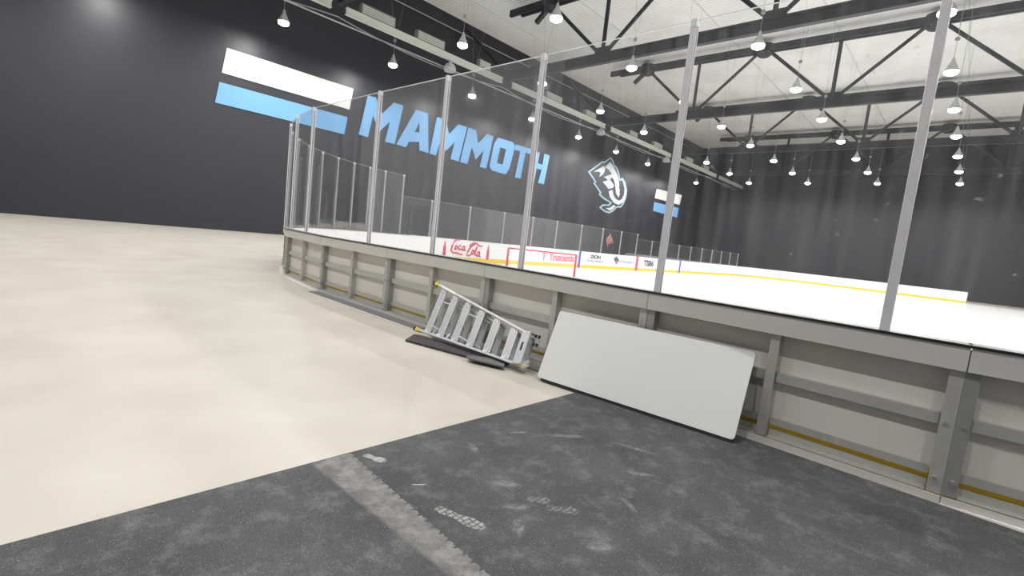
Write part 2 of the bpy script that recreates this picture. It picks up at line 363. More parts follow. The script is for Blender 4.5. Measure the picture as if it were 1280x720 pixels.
# rink outline (outer face), straight end boards with elliptical corners
RX = 8.5; CY1 = 9.33; CY0 = -0.08; XE = 64.4
def left_arc(th):   # th 0 at end boards .. 90 at side boards
    t = math.radians(th); return (DX+RX-RX*math.cos(t), CY1+(EY+0.15-CY1)*math.sin(t))
def right_arc(th):
    t = math.radians(th); return (DX+RX-RX*math.cos(t), CY0-RX*math.sin(t))
outline = [(DX, CY0), (DX, CY1)]+[left_arc(a) for a in range(6, 91, 6)]
outline += [(XE-RX, EY+0.15)]+[(XE-RX+RX*math.sin(math.radians(a)), CY1+(EY+0.15-CY1)*math.cos(math.radians(a))) for a in range(10, 91, 10)]
outline += [(XE, CY0)]+[(XE-RX+RX*math.cos(math.radians(a)), CY0-RX*math.sin(math.radians(a))) for a in range(10, 91, 10)]
outline += [(DX+RX, CY0-RX)]+[right_arc(a) for a in range(84, 0, -6)]
mb = MB(); mb.prism(outline, lambda a, b, d: (a, b, d), -0.003, 0.002)
struct(mb.build('floor_ice', M['ice']))

# ------------------------------------------------------------------ lettered wall: painted lettering, emblem, bars
def on_wall(x, z, d): return (x, WY-0.03+0.0*d-d, z)
mm = thing('wall_lettering', (28.5, WY, 7.2), 'giant sky blue MAMMOTH lettering across the charcoal back wall', 'lettering')
for ch, outer, hole in L_LETTERS:
    flat_shape('letter', [outer]+([hole] if hole else []), M['letter_blue'], mm, on_wall, 0.03)['label'] = 'blue slanted letter '+ch
em = thing('wall_emblem', (50.5, WY, 3.0), 'mammoth head team emblem with pale blue outline on the charcoal wall', 'emblem')
flat_shape('outline', [EMB['outer']], M['pale_blue'], em, on_wall, 0.02)
flat_shape('backing', [EMB['inner']], M['mark_dark'], em, lambda x, z, d: (x, WY-0.055-d, z), 0.02)
for i, w in enumerate(EMB['whites']):
    flat_shape(['ear', 'face', 'trunk', 'tail_tuft'][i], [w], M['mark_white'], em, lambda x, z, d: (x, WY-0.08-d, z), 0.02)
flat_shape('tusk', [EMB['tusk']], M['mark_white'], em, lambda x, z, d: (x, WY-0.105-d, z), 0.02)
for i, (st, mk, lb) in enumerate(((STRIPES[0], 'mark_bright', 'slanted white bar painted on the wall right of the emblem'), (STRIPES[1], 'letter_blue', 'slanted sky blue bar painted just below the right white bar'),
        ([(9.3, 10.5), (17.24, 10.5), (17.04, 9.05), (9.1, 9.05)], 'mark_bright', 'slanted white bar painted on the wall left of the first letter'), ([(9.0, 8.5), (16.96, 8.5), (16.8, 7.3), (8.83, 7.3)], 'letter_blue', 'slanted sky blue bar painted just below the left white bar'))):
    o = flat_shape('wall_stripe', [st], M[mk], None, on_wall, 0.03)
    tag(o, lb, 'wall stripe')

# dark recesses in the lower wall
for n, (x0, x1, z1) in enumerate(((15.6, 18.4, 3.85), (22.9, 24.5, 3.1), (36.4, 39.6, 3.2))):
    d = struct(MB().box(x0, x1, WY-0.06, WY-0.01, 0, z1).build('door_%d' % (n+1), M['bench']))
    fr = MB()
    for a, b, c, e in ((x0-.12, x0, 0, z1+.12), (x1, x1+.12, 0, z1+.12), (x0, x1, z1, z1+.12)): fr.box(a, b, WY-0.1, WY-0.01, c, e)
    fr.build('door_frame', M['steel_dark'], d)

# conduits on the wall and wall-mounted cable runs
tag(MB().tube([(10, WY-0.12, 17.45), (76, WY-0.12, 17.6)], 0.05).build('conduit', M['cable']), 'thin dark conduit running high along the charcoal wall', 'conduit')
pts = []
for i in range(60):
    x = 6+i*1.2; k = ((x-13.0) % 13.4)/13.4
    pts.append((x, 27.6, 12.60-0.45*4*k*(1-k)))
tag(MB().tube(pts, 0.035, 6).build('cable', M['cable']), 'thin cable sagging in swags under the white beam', 'cable')
tag(MB().tube([(6, 27.8, 12.35), (76, 27.8, 12.50)], 0.04, 6).build('pipe', M['grey_soft']), 'straight thin pipe running just under the white beam', 'pipe')

# ------------------------------------------------------------------ white beam in bays, with duct boxes on top
TX = [13.0, 26.4, 40.3, 54.2, 68.1]
bays = [(XMIN, 13.0-0.5)]+[(TX[i]+0.35, TX[i+1]-0.75) for i in range(4)]+[(TX[4]+0.35, XMAX)]
names = ['leftmost length of white beam before the first truss', 'long white beam under the roof at upper left', 'white beam length above the letters TH and the emblem',
         'white beam length ending by the right glass post', 'white beam length beyond the emblem, far right', 'farthest white beam length at the far right wall']
for (x0, x1), nm in zip(bays, names):
    r = thing('roof_beam', ((x0+x1)/2, 27.0, 12.55), nm, 'beam', 'white beams in line along the trusses')
    MB().box(x0, x1, 26.97, 27.03, 12.66, 12.95).build('web', M['beam_white'], r)
    MB().box(x0, x1, 26.89, 27.11, 12.61, 12.66).build('lower_flange', M['beam_white'], r)
    MB().box(x0, x1, 26.89, 27.11, 12.95, 13.0).build('upper_flange', M['beam_white'], r)
bx = [(14.25, 16.45, .58), (18.05, 20.2, .56), (23.3, 24.4, .55), (30.7, 32.8, .5), (36.3, 37.9, .5), (44.0, 45.6, .5), (49.2, 51.2, .5), (57.5, 59.5, .5), (62.8, 64.6, .5)]
bl = ['first and longest green grey duct box on the beam, top left', 'second green grey duct box from the left on the beam', 'tilted looking duct box near the first beam joint',
      'duct box behind the middle glass post top', 'duct box above the letter H, on the beam', 'small duct box on the beam above the emblem', 'small duct box on the beam beside the right glass post',
      'duct box on the far beam length past the emblem', 'last duct box on the far beam length']
for (x0, x1, h), l in zip(bx, bl):
    r = thing('duct_box', ((x0+x1)/2, 27.0, 13.0), l, 'duct box', 'duct boxes on the white beams')
    MB().box(x0, x1, 26.95, 27.3, 13.005, 13.03+h).build('casing', M['duct'], r, bevel=0.02)
    g = MB()
    for k in range(4): g.box(x0+0.08, x1-0.08, 26.93, 26.95, 13.12+k*0.11, 13.17+k*0.11)
    g.build('louvre', M['beam_white'], r)
for (x, l) in ((20.8, 'bell-shaped pale speaker hanging under the upper left beam'), (39.0, 'pale speaker hanging under the beam above the emblem'), (52.6, 'pale speaker under the beam farther right')):
    r = thing('hanging_speaker', (x, 27, 11.9), l, 'speaker', 'speakers under the white beams')
    MB().tube([(x, 27, 12.612), (x, 27, 12.4)], 0.12, 10).build('bracket', M['grey_soft'], r)
    MB().tube([(x, 27, 12.42), (x, 27, 12.36), (x, 27, 12.1), (x, 27, 11.92)], [0.12, 0.3, 0.42, 0.36], 18).build('housing', M['grey_soft'], r, smooth=False)

# ------------------------------------------------------------------ roof trusses
tl = ['dark steel roof truss crossing left of the picture', 'nearest dark roof truss with three struts fanning from its bottom chord', 'second dark roof truss, beyond the nearest one',
      'third dark roof truss along the rink', 'farthest dark roof truss']
for tx, l in zip(TX, tl):
    r = thing('roof_truss', (tx, 8, 13.0), l, 'truss', 'dark roof trusses')
    c = MB()
    c.box(tx-0.16, tx+0.16, YMIN+0.01, 27.2, 12.98, 13.06); c.box(tx-0.16, tx+0.16, YMIN+0.01, 27.2, 13.54, 13.62); c.box(tx-0.05, tx+0.05, YMIN+0.01, 27.2, 13.06, 13.54)
    c.build('bottom_chord', M['steel_dark'], r)
    t = MB()
    t.box(tx-0.30, tx-0.08, YMIN+0.01, 27.4, 17.55, 18.0); t.box(tx+0.08, tx+0.30, YMIN+0.01, 26.6, 17.55, 18.0)
    t.build('top_chord', M['steel_dark'], r)
    for yb in (18.9, 8.9, -1.1, -11.1):
        MB().tube([(tx, yb, 13.5), (tx, yb, 17.75)], 0.13, 8).build('strut', M['steel_dark'], r)
        for s in (1, -1):
            if yb+s*4.9 < YMIN+.2: continue
            MB().tube([(tx, yb+s*.15, 13.55), (tx, yb+s*4.8, 17.75)], 0.12, 8).build('strut', M['steel_dark'], r)
        MB().box(tx-0.06, tx+0.06, yb-0.55, yb+0.55, 13.3, 14.0).build('gusset_plate', M['steel_dark'], r)
    for yt in (23.7, 13.9, 3.9, -6.1):
        MB().tube([(tx, yt, 17.25), (tx, yt, 17.45), (tx, yt, 18.1)], [0.4, 0.6, 0.6], 12).build('hub_plate', M['steel_dark'], r)
    MB().bar((tx, 24.0, 17.4), (tx, 24.9, 16.7), 0.28, 0.28).build('stub_brace', M['steel_dark'], r)
    MB().tube([(tx, 27.1, 13.4), (tx+0.3, WY-0.2, 17.9)], 0.14, 8).build('end_brace', M['steel_dark'], r)

# ------------------------------------------------------------------ pendant lamps
def make_lamp(x, y):
    z = 12.0
    r = thing('pendant_lamp', (x, y, z), '', 'lamp', 'pendant high-bay lamps over the rink')
    MB().tube([(x, y, z+1.5), (x, y, z+0.62)], 0.012, 6).build('wire', M['cable'], r)
    MB().tube([(x, y, z+1.62), (x, y, z+1.48)], 0.10, 8).build('hanger', M['cable'], r)
    for s in (-1, 1):
        MB().tube([(x+s*0.05, y, z+1.6), (x+s*0.9, y, CZ)], 0.007, 5).build('bridle_wire', M['cable'], r)
    MB().tube([(x, y, z+0.66), (x, y, z+0.5), (x, y, z+0.42), (x, y, z+0.05), (x, y, z)], [0.05, 0.09, 0.12, 0.30, 0.31], 18).build('shade', M['shade'], r)
    MB().tube([(x, y, z), (x, y, z-0.10), (x, y, z-0.19)], [0.29, 0.28, 0.12], 18).build('lens', M['bulb'], r, smooth=True)
    ld = bpy.data.lights.new('lamp_light', 'AREA'); ld.shape = 'DISK'; ld.size = 0.5; ld.energy = LAMP_WATTS; ld.color = LAMP_COLOR
    lo = bpy.data.objects.new('lamp_light', ld); COL.objects.link(lo); lo.parent = r; lo.location = (0, 0, -0.21)
    return r
LX = [4.1, 11.2, 18.3, 25.4, 32.5, 39.5, 46.5, 53.7, 60.8, 67.9]
LY = [29.9, 22.8, 16.0, 9.1, 2.2, -4.7]
rows = ['row by the lettered wall', 'second row from the lettered wall', 'third row from the lettered wall', 'fourth row from the lettered wall',
        'fifth row from the lettered wall', 'row farthest from the lettered wall']
first = None
for j, y in enumerate(LY):  # lamp column added out of view to light the near board faces
    if first is None: o = first = make_lamp(-3.0, y)
    else: o = copy_tree(first); o.location = (-3.0, y, 12.0)
    o['label'] = 'unseen lamp added over the walkway to light the boards, %s' % rows[j]
for j, y in enumerate(LY):
    for i, x in enumerate(LX):
        o = copy_tree(first); o.location = (x, y, 12.0)
        o['label'] = 'lit pendant lamp, %s from left in the %s' % (ORD[i], rows[j])

# ------------------------------------------------------------------ near dasher boards, section by section
def section(p, q, label, nstud=2, mitre=0.0):
    """one length of dasher boards seen from outside; p, q = outer face ends, rink on the right hand going p->q reversed"""
    p = Vector((p[0], p[1], 0)); q = Vector((q[0], q[1], 0)); d = (q-p); Ln = d.length; d.normalize()
    n = Vector((d.y, -d.x, 0))                       # inward, towards the ice
    def P(a, b, z): return p+d*(a+(1-2*a/Ln)*max(0, b)*mitre)+n*b+Vector((0, 0, z))
    def bx(mb, a0, a1, b0, b1, z0, z1):
        vs = [P(a, b, z) for z in (z0, z1) for b in (b0, b1) for a in (a0, a1)]
        mb.add(vs, [(0, 2, 3, 1), (4, 5, 7, 6), (0, 1, 5, 4), (2, 6, 7, 3), (0, 4, 6, 2), (1, 3, 7, 5)])
    r = thing('dasher_board', tuple((p+q)/2), label, 'dasher board', 'rink dasher board sections')
    g = 0.004
    m = MB(); bx(m, g, Ln-g, 0.13, 0.15, 0.19, 1.05); m.build('panel', M['white_board'], r)
    m = MB(); bx(m, g, Ln-g, 0.152, 0.17, 0.20, 1.06); m.build('rink_face', M['ad_white'], r)
    m = MB(); bx(m, g, Ln-g, 0.13, 0.16, 0.0, 0.19); m.build('kick_plate', M['yellow'], r)
    m = MB(); bx(m, g, Ln-g, 0.0, 0.02, 0.925, 1.085); m.build('fascia', M['fascia'], r)
    m = MB(); bx(m, 0, Ln, -0.012, 0.004, 1.088, 1.106); m.build('gasket', M['black_rubber'], r)
    m = MB(); bx(m, 0, Ln, 0.004, 0.19, 1.085, 1.104); m.build('cap_rail', M['cap'], r)
    for a in ([0.0, Ln/2-0.04, Ln-0.085] if nstud == 2 else [0.0, Ln-0.085]):
        mid = abs(a-(Ln/2-0.04)) < 0.01
        w = 0.075 if mid else 0.083
        m = MB(); bx(m, a+g, a+w, 0.035, 0.042, 0.05, 0.925); bx(m, a+g, a+g+0.008, 0.042, 0.13, 0.05, 0.925)
        m.build('stud', M['galv'] if (mid or a == 0) else M['galv_dark'], r)
    for a0, a1 in ((0.09, Ln/2-0.045), (Ln/2+0.04, Ln-0.09)):
        m = MB(); bx(m, a0, a1, 0.075, 0.082, 0.52, 0.60); bx(m, a0, a1, 0.082, 0.13, 0.595, 0.602); m.build('mid_rail', M['galv'], r)
        m = MB(); bx(m, a0, a1, 0.095, 0.102, 0.15, 0.21); bx(m, a0, a1, 0.035, 0.125, 0.045, 0.052); bx(m, a0, a1, 0.118, 0.125, 0.052, 0.105); m.build('lower_rail', M['galv'], r)
    m = MB(); bx(m, g, Ln-g, 0.0, 0.13, 0.0, 0.012); bx(m, g, Ln-g, 0.0, 0.008, 0.012, 0.05); m.build('base_plate', M['fascia'], r)
    if nstud == 2:
        for a in (0.05, Ln-0.05):
            m = MB(); m.tube([P(a, 0.03, 0.16), P(a, 0.0, 0.16)], 0.014, 8); m.build('bolt', M['galv_dark'], r)
            m = MB(); m.tube([P(a, 0.034, 0.55), P(a, 0.02, 0.55)], 0.012, 8); m.build('bolt', M['galv_dark'], r)
    return r
sy = [-0.08, 2.27, 4.63, 6.97, 9.33]
sl = ['near dasher board section behind the leaning white panel', 'near dasher board section behind the ladder top', 'near dasher board section behind the ladder feet', 'near dasher board section left of the ladder, farthest along']
for i in range(4): section((DX, sy[i]), (DX, sy[i+1]), sl[i])
for i in range(6):
    section(left_arc(i*15), left_arc(i*15+15), 'curved dasher board section at the far left corner, %s along the curve' % ORD[i], mitre=0.125 if i else 0.0)
for i in range(6):
    section(right_arc(i*15+15), right_arc(i*15), 'curved dasher board section at the right corner, %s along the curve' % ORD[i], mitre=0.125 if i else 0.0)
# dark grey floor strip between the boards and the concrete
struct(MB().box(4.21, DX+0.02, 2.72, CY1, -0.0038, 0.002).build('trim_2', mat('strip_grey', (0.12, 0.12, 0.125), 0.6)))
struct(MB().box(4.175, 4.21, 2.72, CY1, -0.0038, 0.004).build('trim_3', mat('edge_pale', (0.55, 0.54, 0.52), 0.6)))

# ------------------------------------------------------------------ glass and posts
def pane(p, q, z0, z1, label, m, group, edge=True, off=0.08, t=0.012):
    p = Vector((p[0], p[1], 0)); q = Vector((q[0], q[1], 0)); d = (q-p).normalized(); n = Vector((d.y, -d.x, 0))
    a = p+n*off+d*0.015; b = q+n*off-d*0.015
    r = thing('rink_shield', ((a.x+b.x)/2, (a.y+b.y)/2, z0), label, 'rink glass', group)
    zz = Vector((0, 0, (z0+z1)/2))
    MB().bar(a+zz, b+zz, t, z1-z0-0.012).build('pane', m, r)
    MB().bar(a+Vector((0, 0, z1-0.003)), b+Vector((0, 0, z1-0.003)), t, 0.006).build('top_edge', M['edge'], r)
    return r
def post(p, d, z0, z1, label, w, group, off=0.08, pm=None):
    n = Vector((d[1], -d[0], 0)); c = Vector((p[0], p[1], 0))+n*off; d = Vector((d[0], d[1], 0))
    r = thing('stanchion', (c.x, c.y, z0), label, 'glass post', group)
    for s, nm in ((-1, 'outer_channel'), (1, 'inner_channel')):
        k = c+n*(s*0.018)
        MB().bar(k+Vector((0, 0, z0)), k+Vector((0, 0, z1-0.05)), w, 0.018, upv=tuple(n)).build(nm, pm or M['post'], r, bevel=0.004 if w > .03 and z1 > 3 else 0)
    MB().bar(c+Vector((0, 0, z1-0.06)), c+Vector((0, 0, z1+0.01)), w*0.9, 0.06, upv=tuple(n)).build('post_clip', M['alu'], r)
    return r
GZ = 3.68
PYS = [-1.2+0.0, 0.42, 2.22, 4.08, 5.88, 7.70, 9.52]
PYS = [0.40, 2.22, 4.07, 5.88, 7.70]
gl = ['tall hazy glass panel standing over the leaning white panel', 'tall hazy glass panel with the emblem showing through it', 'tall hazy glass panel showing the letters MOT through it', 'tall hazy glass panel showing the letters AMM through it']
pl = ['glass post on the near boards past the right end of the picture middle', 'pale glass post near the blue and white wall bars', 'tall glass post standing before the letter H', 'glass post crossing the middle of the letters MAM', 'glass post crossing the first letter M']
for i in range(4):
    pane((DX, PYS[i]), (DX, PYS[i+1]), 1.104, GZ, gl[i], M['glass'], 'tall glass panels on the near boards')
for i in range(5):
    post((DX, PYS[i]), (0, 1), 1.104, GZ, pl[i], 0.062, 'glass posts on the near boards')
LA = [6, 14, 22, 30, 37.5, 45, 52.5, 60, 67, 73.5, 79.5, 86.5]
pa = [(DX, PYS[-1])]+[left_arc(a) for a in LA]
for i in range(len(LA)):
    pane(pa[i], pa[i+1], 1.104, GZ, 'tall glass panel around the left rink corner, %s from the near boards' % ORD[i], M['glass'] if i == 0 else M['glass_far'], 'tall glass panels around the left corner')
    t = math.radians(LA[i]); dv = Vector((RX*math.sin(t), (EY-CY1)*math.cos(t))).normalized()
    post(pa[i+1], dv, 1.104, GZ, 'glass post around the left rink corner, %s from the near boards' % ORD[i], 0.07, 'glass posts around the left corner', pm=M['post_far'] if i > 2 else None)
RA = [8, 20, 32, 44, 56, 68, 80, 90]
pb = [(DX, PYS[0])]+[right_arc(a) for a in RA]
for i in range(len(RA)):
    pane(pb[i+1], pb[i], 1.104, GZ, 'tall glass panel around the right rink corner, %s from the leaning white panel' % ORD[i], M['glass'], 'tall glass panels around the right corner')
    t = math.radians(RA[i]); dv = Vector((-RX*math.sin(t), RX*math.cos(t))).normalized()
    post(pb[i+1], dv, 1.104, GZ, 'glass post around the right rink corner, %s from the leaning white panel' % ORD[i], 0.062, 'glass posts around the right corner')

# ------------------------------------------------------------------ far side boards with advertising
def on_face(x, z, d): return (x, EY-0.012-d, z)
XS0, XS1 = DX+RX, XE-RX
sb = thing('side_board', ((XS0+XS1)/2, EY, 0), 'long white far side boards with adverts and a yellow kick strip', 'dasher board')
MB().box(XS0, XS1, EY, EY+0.15, 0.22, 1.06).build('panel', M['ad_white'], sb)
MB().box(XS0, XS1, EY-0.01, EY+0.15, 0.0, 0.22).build('kick_plate', M['yellow'], sb)
MB().box(XS0, XS1, EY-0.02, EY+0.19, 1.06, 1.085).build('cap_rail', M['ad_white'], sb)
MB().box(XS0, XS1, EY+0.151, EY+0.16, 0.22, 1.06).build('backing_panel', M['white_board'], sb)
MB().box(26.15, 26.38, EY-0.02, EY-0.005, 0.0, 1.09).build('blue_line', M['line_blue'], sb)
MB().box(33.65, 33.95, EY-0.02, EY-0.005, 0.0, 1.09).build('centre_line', M['line_red'], sb)
MB().box(41.3, 41.6, EY-0.02, EY-0.005, 0.0, 1.09).build('blue_line', M['line_blue'], sb)
# soft drink script and two bottles
def strokes(name, ls, r, m, par, ox, oz, sx, sz):
    mb = MB()
    for l in ls: mb.tube([on_face(ox+a*sx, oz+b*sz, 0.0) for a, b in l], r, 6)
    return mb.build(name, m, par)
CC = [[(100, 95), (75, 108), (40, 80), (14, 30), (3, -30), (30, -58), (75, -54), (120, -66), (160, -74)],
      [(66, 30), (50, 0), (58, -18), (78, -6), (84, 16), (66, 30)],
      [(128, 32), (112, 32), (98, 6), (108, -18), (134, -8)],
      [(182, 26), (158, 26), (146, -2), (158, -24), (178, -2), (184, 22), (180, -16), (198, -24)],
      [(245, 34), (280, 66), (310, 78), (350, 74), (392, 46), (432, 50)],
      [(320, 62), (270, 30), (232, -30), (222, -74), (246, -84), (280, -66)],
      [(304, -4), (286, -34), (294, -62), (314, -52), (320, -22), (304, -4)],
      [(358, 36), (334, -44), (340, -72), (358, -70)],
      [(400, -24), (376, -30), (362, -64), (376, -82), (398, -62), (404, -30), (400, -78), (420, -84)]]
strokes('drink_script', CC, 0.040, M['red'], sb, 15.42, 0.66, 0.0048, 0.0042)
BT = [(a*0.62, b) for a, b in [(-.13, 0), (.13, 0), (.14, .28), (.10, .34), (.14, .44), (.10, .58), (.05, .68), (.04, .86), (-.04, .86), (-.05, .68), (-.10, .58), (-.14, .44), (-.10, .34), (-.14, .28)]]
for x, z in ((15.02, 0.12), (17.95, 0.10)):
    flat_shape('bottle_mark', [[(x+a, z+0.08+b*0.86) for a, b in BT]], M['red'], sb, on_face, 0.012)
# pink wordmark
MB().box(22.35, 22.85, EY-0.02, EY-0.012, 0.72, 0.80).build('wordmark_bar', M['ad_pink'], sb)
MB().box(22.55, 22.68, EY-0.02, EY-0.012, 0.33, 0.72).build('wordmark_stem', M['ad_pink'], sb)
text_shape('wordmark', 'Truscentia', 0.60, 24.4, 0.56, M['ad_pink'], sb, on_face, 0.012, bold=0.03, sx=1.0)
# small dark mark with a grey line of lettering
text_shape('advert_mark', 'ZION', 0.34, 28.1, 0.78, M['ink'], sb, on_face, 0.012, bold=0.01, sx=1.5)
text_shape('advert_line', 'UTAH MADE', 0.26, 28.1, 0.50, M['ink_grey'], sb, on_face, 0.012, sx=1.5)
# small emblem with two words
ex = [(a-50.0, b-8.0) for a, b in EMB['outer']]
flat_shape('small_emblem', [[(30.75+a*0.085, 0.62+b*0.085) for a, b in ex]], M['ink'], sb, on_face, 0.012)
flat_shape('small_trunk', [[(30.75+(a-50.0)*0.085, 0.62+(b-8.0)*0.085) for a, b in EMB['whites'][2]]], M['mark_white'], sb, lambda x, z, d: (x, EY-0.026-d, z), 0.008)
text_shape('club_word', 'UTAH', 0.30, 31.65, 0.62, M['ink_grey'], sb, on_face, 0.012, sx=1.1)
text_shape('club_word', 'MAMMOTH', 0.28, 32.75, 0.58, M['ink_blue'], sb, on_face, 0.012, sx=0.85)
text_shape('advert_mark', 'TSB6', 0.62, 35.7, 0.62, M['ink'], sb, on_face, 0.012, bold=0.02, sx=1.25)
# far corner of the rink
fc = [(XS1, EY)]+[(XS1+RX*math.sin(math.radians(a)), CY1+(EY-CY1)*math.cos(math.radians(a))) for a in range(9, 91, 9)]+[(XE, CY0)]
eb = thing('end_board', (XE, 9, 0), 'white boards closing the far end of the rink', 'dasher board')
m1 = MB(); m2 = MB(); m3 = MB()
for a, b in zip(fc[:-1], fc[1:]):
    m1.bar((a[0], a[1], 0.64), (b[0], b[1], 0.64), 0.1, 0.84); m2.bar((a[0], a[1], 0.11), (b[0], b[1], 0.11), 0.12, 0.22); m3.bar((a[0], a[1], 1.073), (b[0], b[1], 1.073), 0.16, 0.025)
m1.build('panel', M['ad_white'], eb); m2.build('kick_plate', M['yellow'], eb); m3.build('cap_rail', M['ad_white'], eb)
# glass on the far side
FX = [left_arc(86.5)[0], 14.1, 16.5, 18.97, 21.36, 23.6, 26.22, 28.75, 31.18, 33.55, 36.0, 38.5, 41.0, 43.5, 46.0, 48.5, 51.0, 53.5, 55.9]
FXT = [2.78]*8+[2.78]+[2.42]*9
for i in range(len(FX)-1):
    zt = FXT[i] if i < len(FXT) else 2.42
    pane((FX[i], EY), (FX[i+1], EY), 1.085, zt, 'low glass panel on the far side boards, %s from the left corner' % ORD[i], M['glass_far'], 'glass panels on the far side boards', off=-0.08)
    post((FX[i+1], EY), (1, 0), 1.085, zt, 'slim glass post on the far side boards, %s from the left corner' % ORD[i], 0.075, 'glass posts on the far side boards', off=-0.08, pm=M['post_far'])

# benches and riser behind the far boards
r = thing('bench', (32.5, 20.2, 0), 'dark team bench behind the far glass left of the standing person', 'bench')
MB().box(29.3, 31.9, 20.0, 20.5, 1.0, 1.06).build('seat', M['bench'], r); MB().box(29.3, 31.9, 20.5, 20.56, 1.06, 1.75).build('backrest', M['bench'], r)
for x in (29.4, 30.6, 31.8): MB().box(x-0.04, x+0.04, 20.05, 20.5, 0.95, 1.0).build('leg', M['bench'], r)
MB().box(29.3, 31.9, 20.0, 20.6, 0.90, 0.95).build('footing', M['bench'], r)
tag(MB().box(27.5, 40.0, 19.6, 22.4, 0, 0.90).build('riser_platform', M['bench'], origin=(33.7, 21, 0)), 'low dark riser platform behind the far boards', 'platform')

# person standing on the riser
pr = thing('person', (33.35, 21.0, 0.90), 'person in a coral shirt and dark trousers standing behind the far glass', 'person')
def skin_mesh(name, pts, edges, rad, m, parent, root=0, sub=2):
    me = bpy.data.meshes.new(name); base = wloc(parent)
    me.from_pydata([tuple(Vector(p)) for p in pts], edges, [])
    o = bpy.data.objects.new(name, me); COL.objects.link(o); o.parent = parent
    me.materials.append(m)
    sk = o.modifiers.new('skin', 'SKIN'); sk.use_smooth_shade = True
    for i, rr in enumerate(rad):
        rr = rr if isinstance(rr, tuple) else (rr, rr)
        me.skin_vertices[0].data[i].radius = rr; me.skin_vertices[0].data[i].use_root = (i == root)
    s = o.modifiers.new('sub', 'SUBSURF'); s.levels = sub; s.render_levels = sub
    return o
B = [(0, 0, .95), (0, 0, 1.12), (0, 0, 1.32), (0, 0, 1.46), (0, -.01, 1.54), (0, -.02, 1.62), (0, -.02, 1.72),
     (.19, 0, 1.42), (.38, -.02, 1.19), (.24, -.2, 1.04), (.18, -.26, 1.0),
     (-.19, 0, 1.42), (-.36, 0, 1.18), (-.34, -.08, .94), (-.33, -.1, .86),
     (.09, 0, .88), (.11, -.02, .5), (.11, .02, .10), (.11, -.13, .04),
     (-.09, 0, .88), (-.11, -.02, .5), (-.12, .02, .10), (-.12, -.13, .04)]
Eg = [(0, 1), (1, 2), (2, 3), (3, 4), (4, 5), (5, 6), (3, 7), (7, 8), (8, 9), (9, 10), (3, 11), (11, 12), (12, 13), (13, 14), (0, 15), (15, 16), (16, 17), (17, 18), (0, 19), (19, 20), (20, 21), (21, 22)]
Rd = [(.15, .1), (.14, .1), (.16, .11), (.12, .08), .055, .09, .085, .06, .042, .034, .03, .06, .042, .034, .03, .085, .055, .04, .035, .085, .055, .04, .035]
skin_mesh('body', B, Eg, Rd, M['skin'], pr)
def hand(cx, cy, cz, sx, dirv, nm):
    d = Vector(dirv).normalized(); s = Vector((sx, 0, 0)); c = Vector((cx, cy, cz))
    pts = [c, c+d*.07]; ed = [(0, 1)]; rd = [(.028, .016), (.032, .014)]
    for k in range(4):
        o = s*((k-1.5)*.018); ln = (.075, .085, .08, .062)[k]; i = len(pts)
        pts += [c+d*.075+o, c+d*(.075+ln*.55)+o+Vector((0, .008, 0)), c+d*(.075+ln)+o+Vector((0, .022, 0))]; rd += [.009, .008, .007]
        ed += [(1, i), (i, i+1), (i+1, i+2)]
    i = len(pts); pts += [c+d*.03+s*-.045, c+d*.065+s*-.055]; rd += [.010, .009]; ed += [(0, i), (i, i+1)]
    skin_mesh(nm, pts, ed, rd, M['skin'], pr, sub=1)
hand(.19, -.25, 1.005, 1, (-.5, -.8, .1), 'hand'); hand(-.33, -.1, .885, -1, (0, -.15, -1), 'hand')
skin_mesh('shirt', [(0, 0, .86), (0, 0, 1.10), (0, 0, 1.30), (0, 0, 1.44), (.19, 0, 1.41), (.36, -.02, 1.20), (.31, -.09, 1.13), (-.19, 0, 1.41), (-.345, 0, 1.19), (-.345, -.04, 1.06)],
          [(0, 1), (1, 2), (2, 3), (3, 4), (4, 5), (5, 6), (3, 7), (7, 8), (8, 9)],
          [(.215, .15), (.19, .135), (.20, .14), (.12, .085), .085, .075, .072, .085, .072, .07], M['shirt'], pr)
skin_mesh('trousers', [(0, 0, 1.0), (0, 0, .88), (.095, 0, .80), (.11, -.02, .5), (.11, .01, .10), (-.095, 0, .80), (-.11, -.02, .5), (-.12, .01, .10)],
          [(0, 1), (1, 2), (2, 3), (3, 4), (1, 5), (5, 6), (6, 7)], [(.17, .12), (.18, .125), .105, .08, .07, .105, .08, .07], M['trousers'], pr)
hm = MB(); rings = 7; nn = 16; vs = []; fs = []
for k in range(rings+1):
    ph = math.radians(12.5*k)
    for q in range(nn):
        a_ = 2*math.pi*q/nn; back = max(0, math.sin(a_))
        r_ = math.sin(ph+back*0.02*k)
        vs.append((33.35+.108*r_*math.cos(a_), 21.0+.118*r_*math.sin(a_), 2.635+.118*math.cos(ph)-back*0.016*k))
        if k: fs.append(((k-1)*nn+q, (k-1)*nn+(q+1) % nn, k*nn+(q+1) % nn, k*nn+q))
hm.add(vs, fs); hr = hm.build('hair', M['hair'], pr, smooth=True); sd_ = hr.modifiers.new('thick', 'SOLIDIFY'); sd_.thickness = 0.02
for s_ in (-1, 1):
    f_ = MB(); f_.tube([(33.35+s_*.035, 20.895, 2.565), (33.35+s_*.035, 20.885, 2.565)], .010, 8); f_.build('eye', M['ink'], pr)
    f_ = MB(); f_.tube([(33.35+s_*.092, 20.985, 2.51), (33.35+s_*.104, 20.98, 2.54), (33.35+s_*.098, 20.98, 2.575)], [.010, .018, .012], 8); f_.build('ear', M['skin'], pr, smooth=True)
f_ = MB(); f_.tube([(33.35, 20.91, 2.56), (33.35, 20.865, 2.52), (33.35, 20.90, 2.515)], [.008, .016, .012], 6); f_.build('nose', M['skin'], pr, smooth=True)
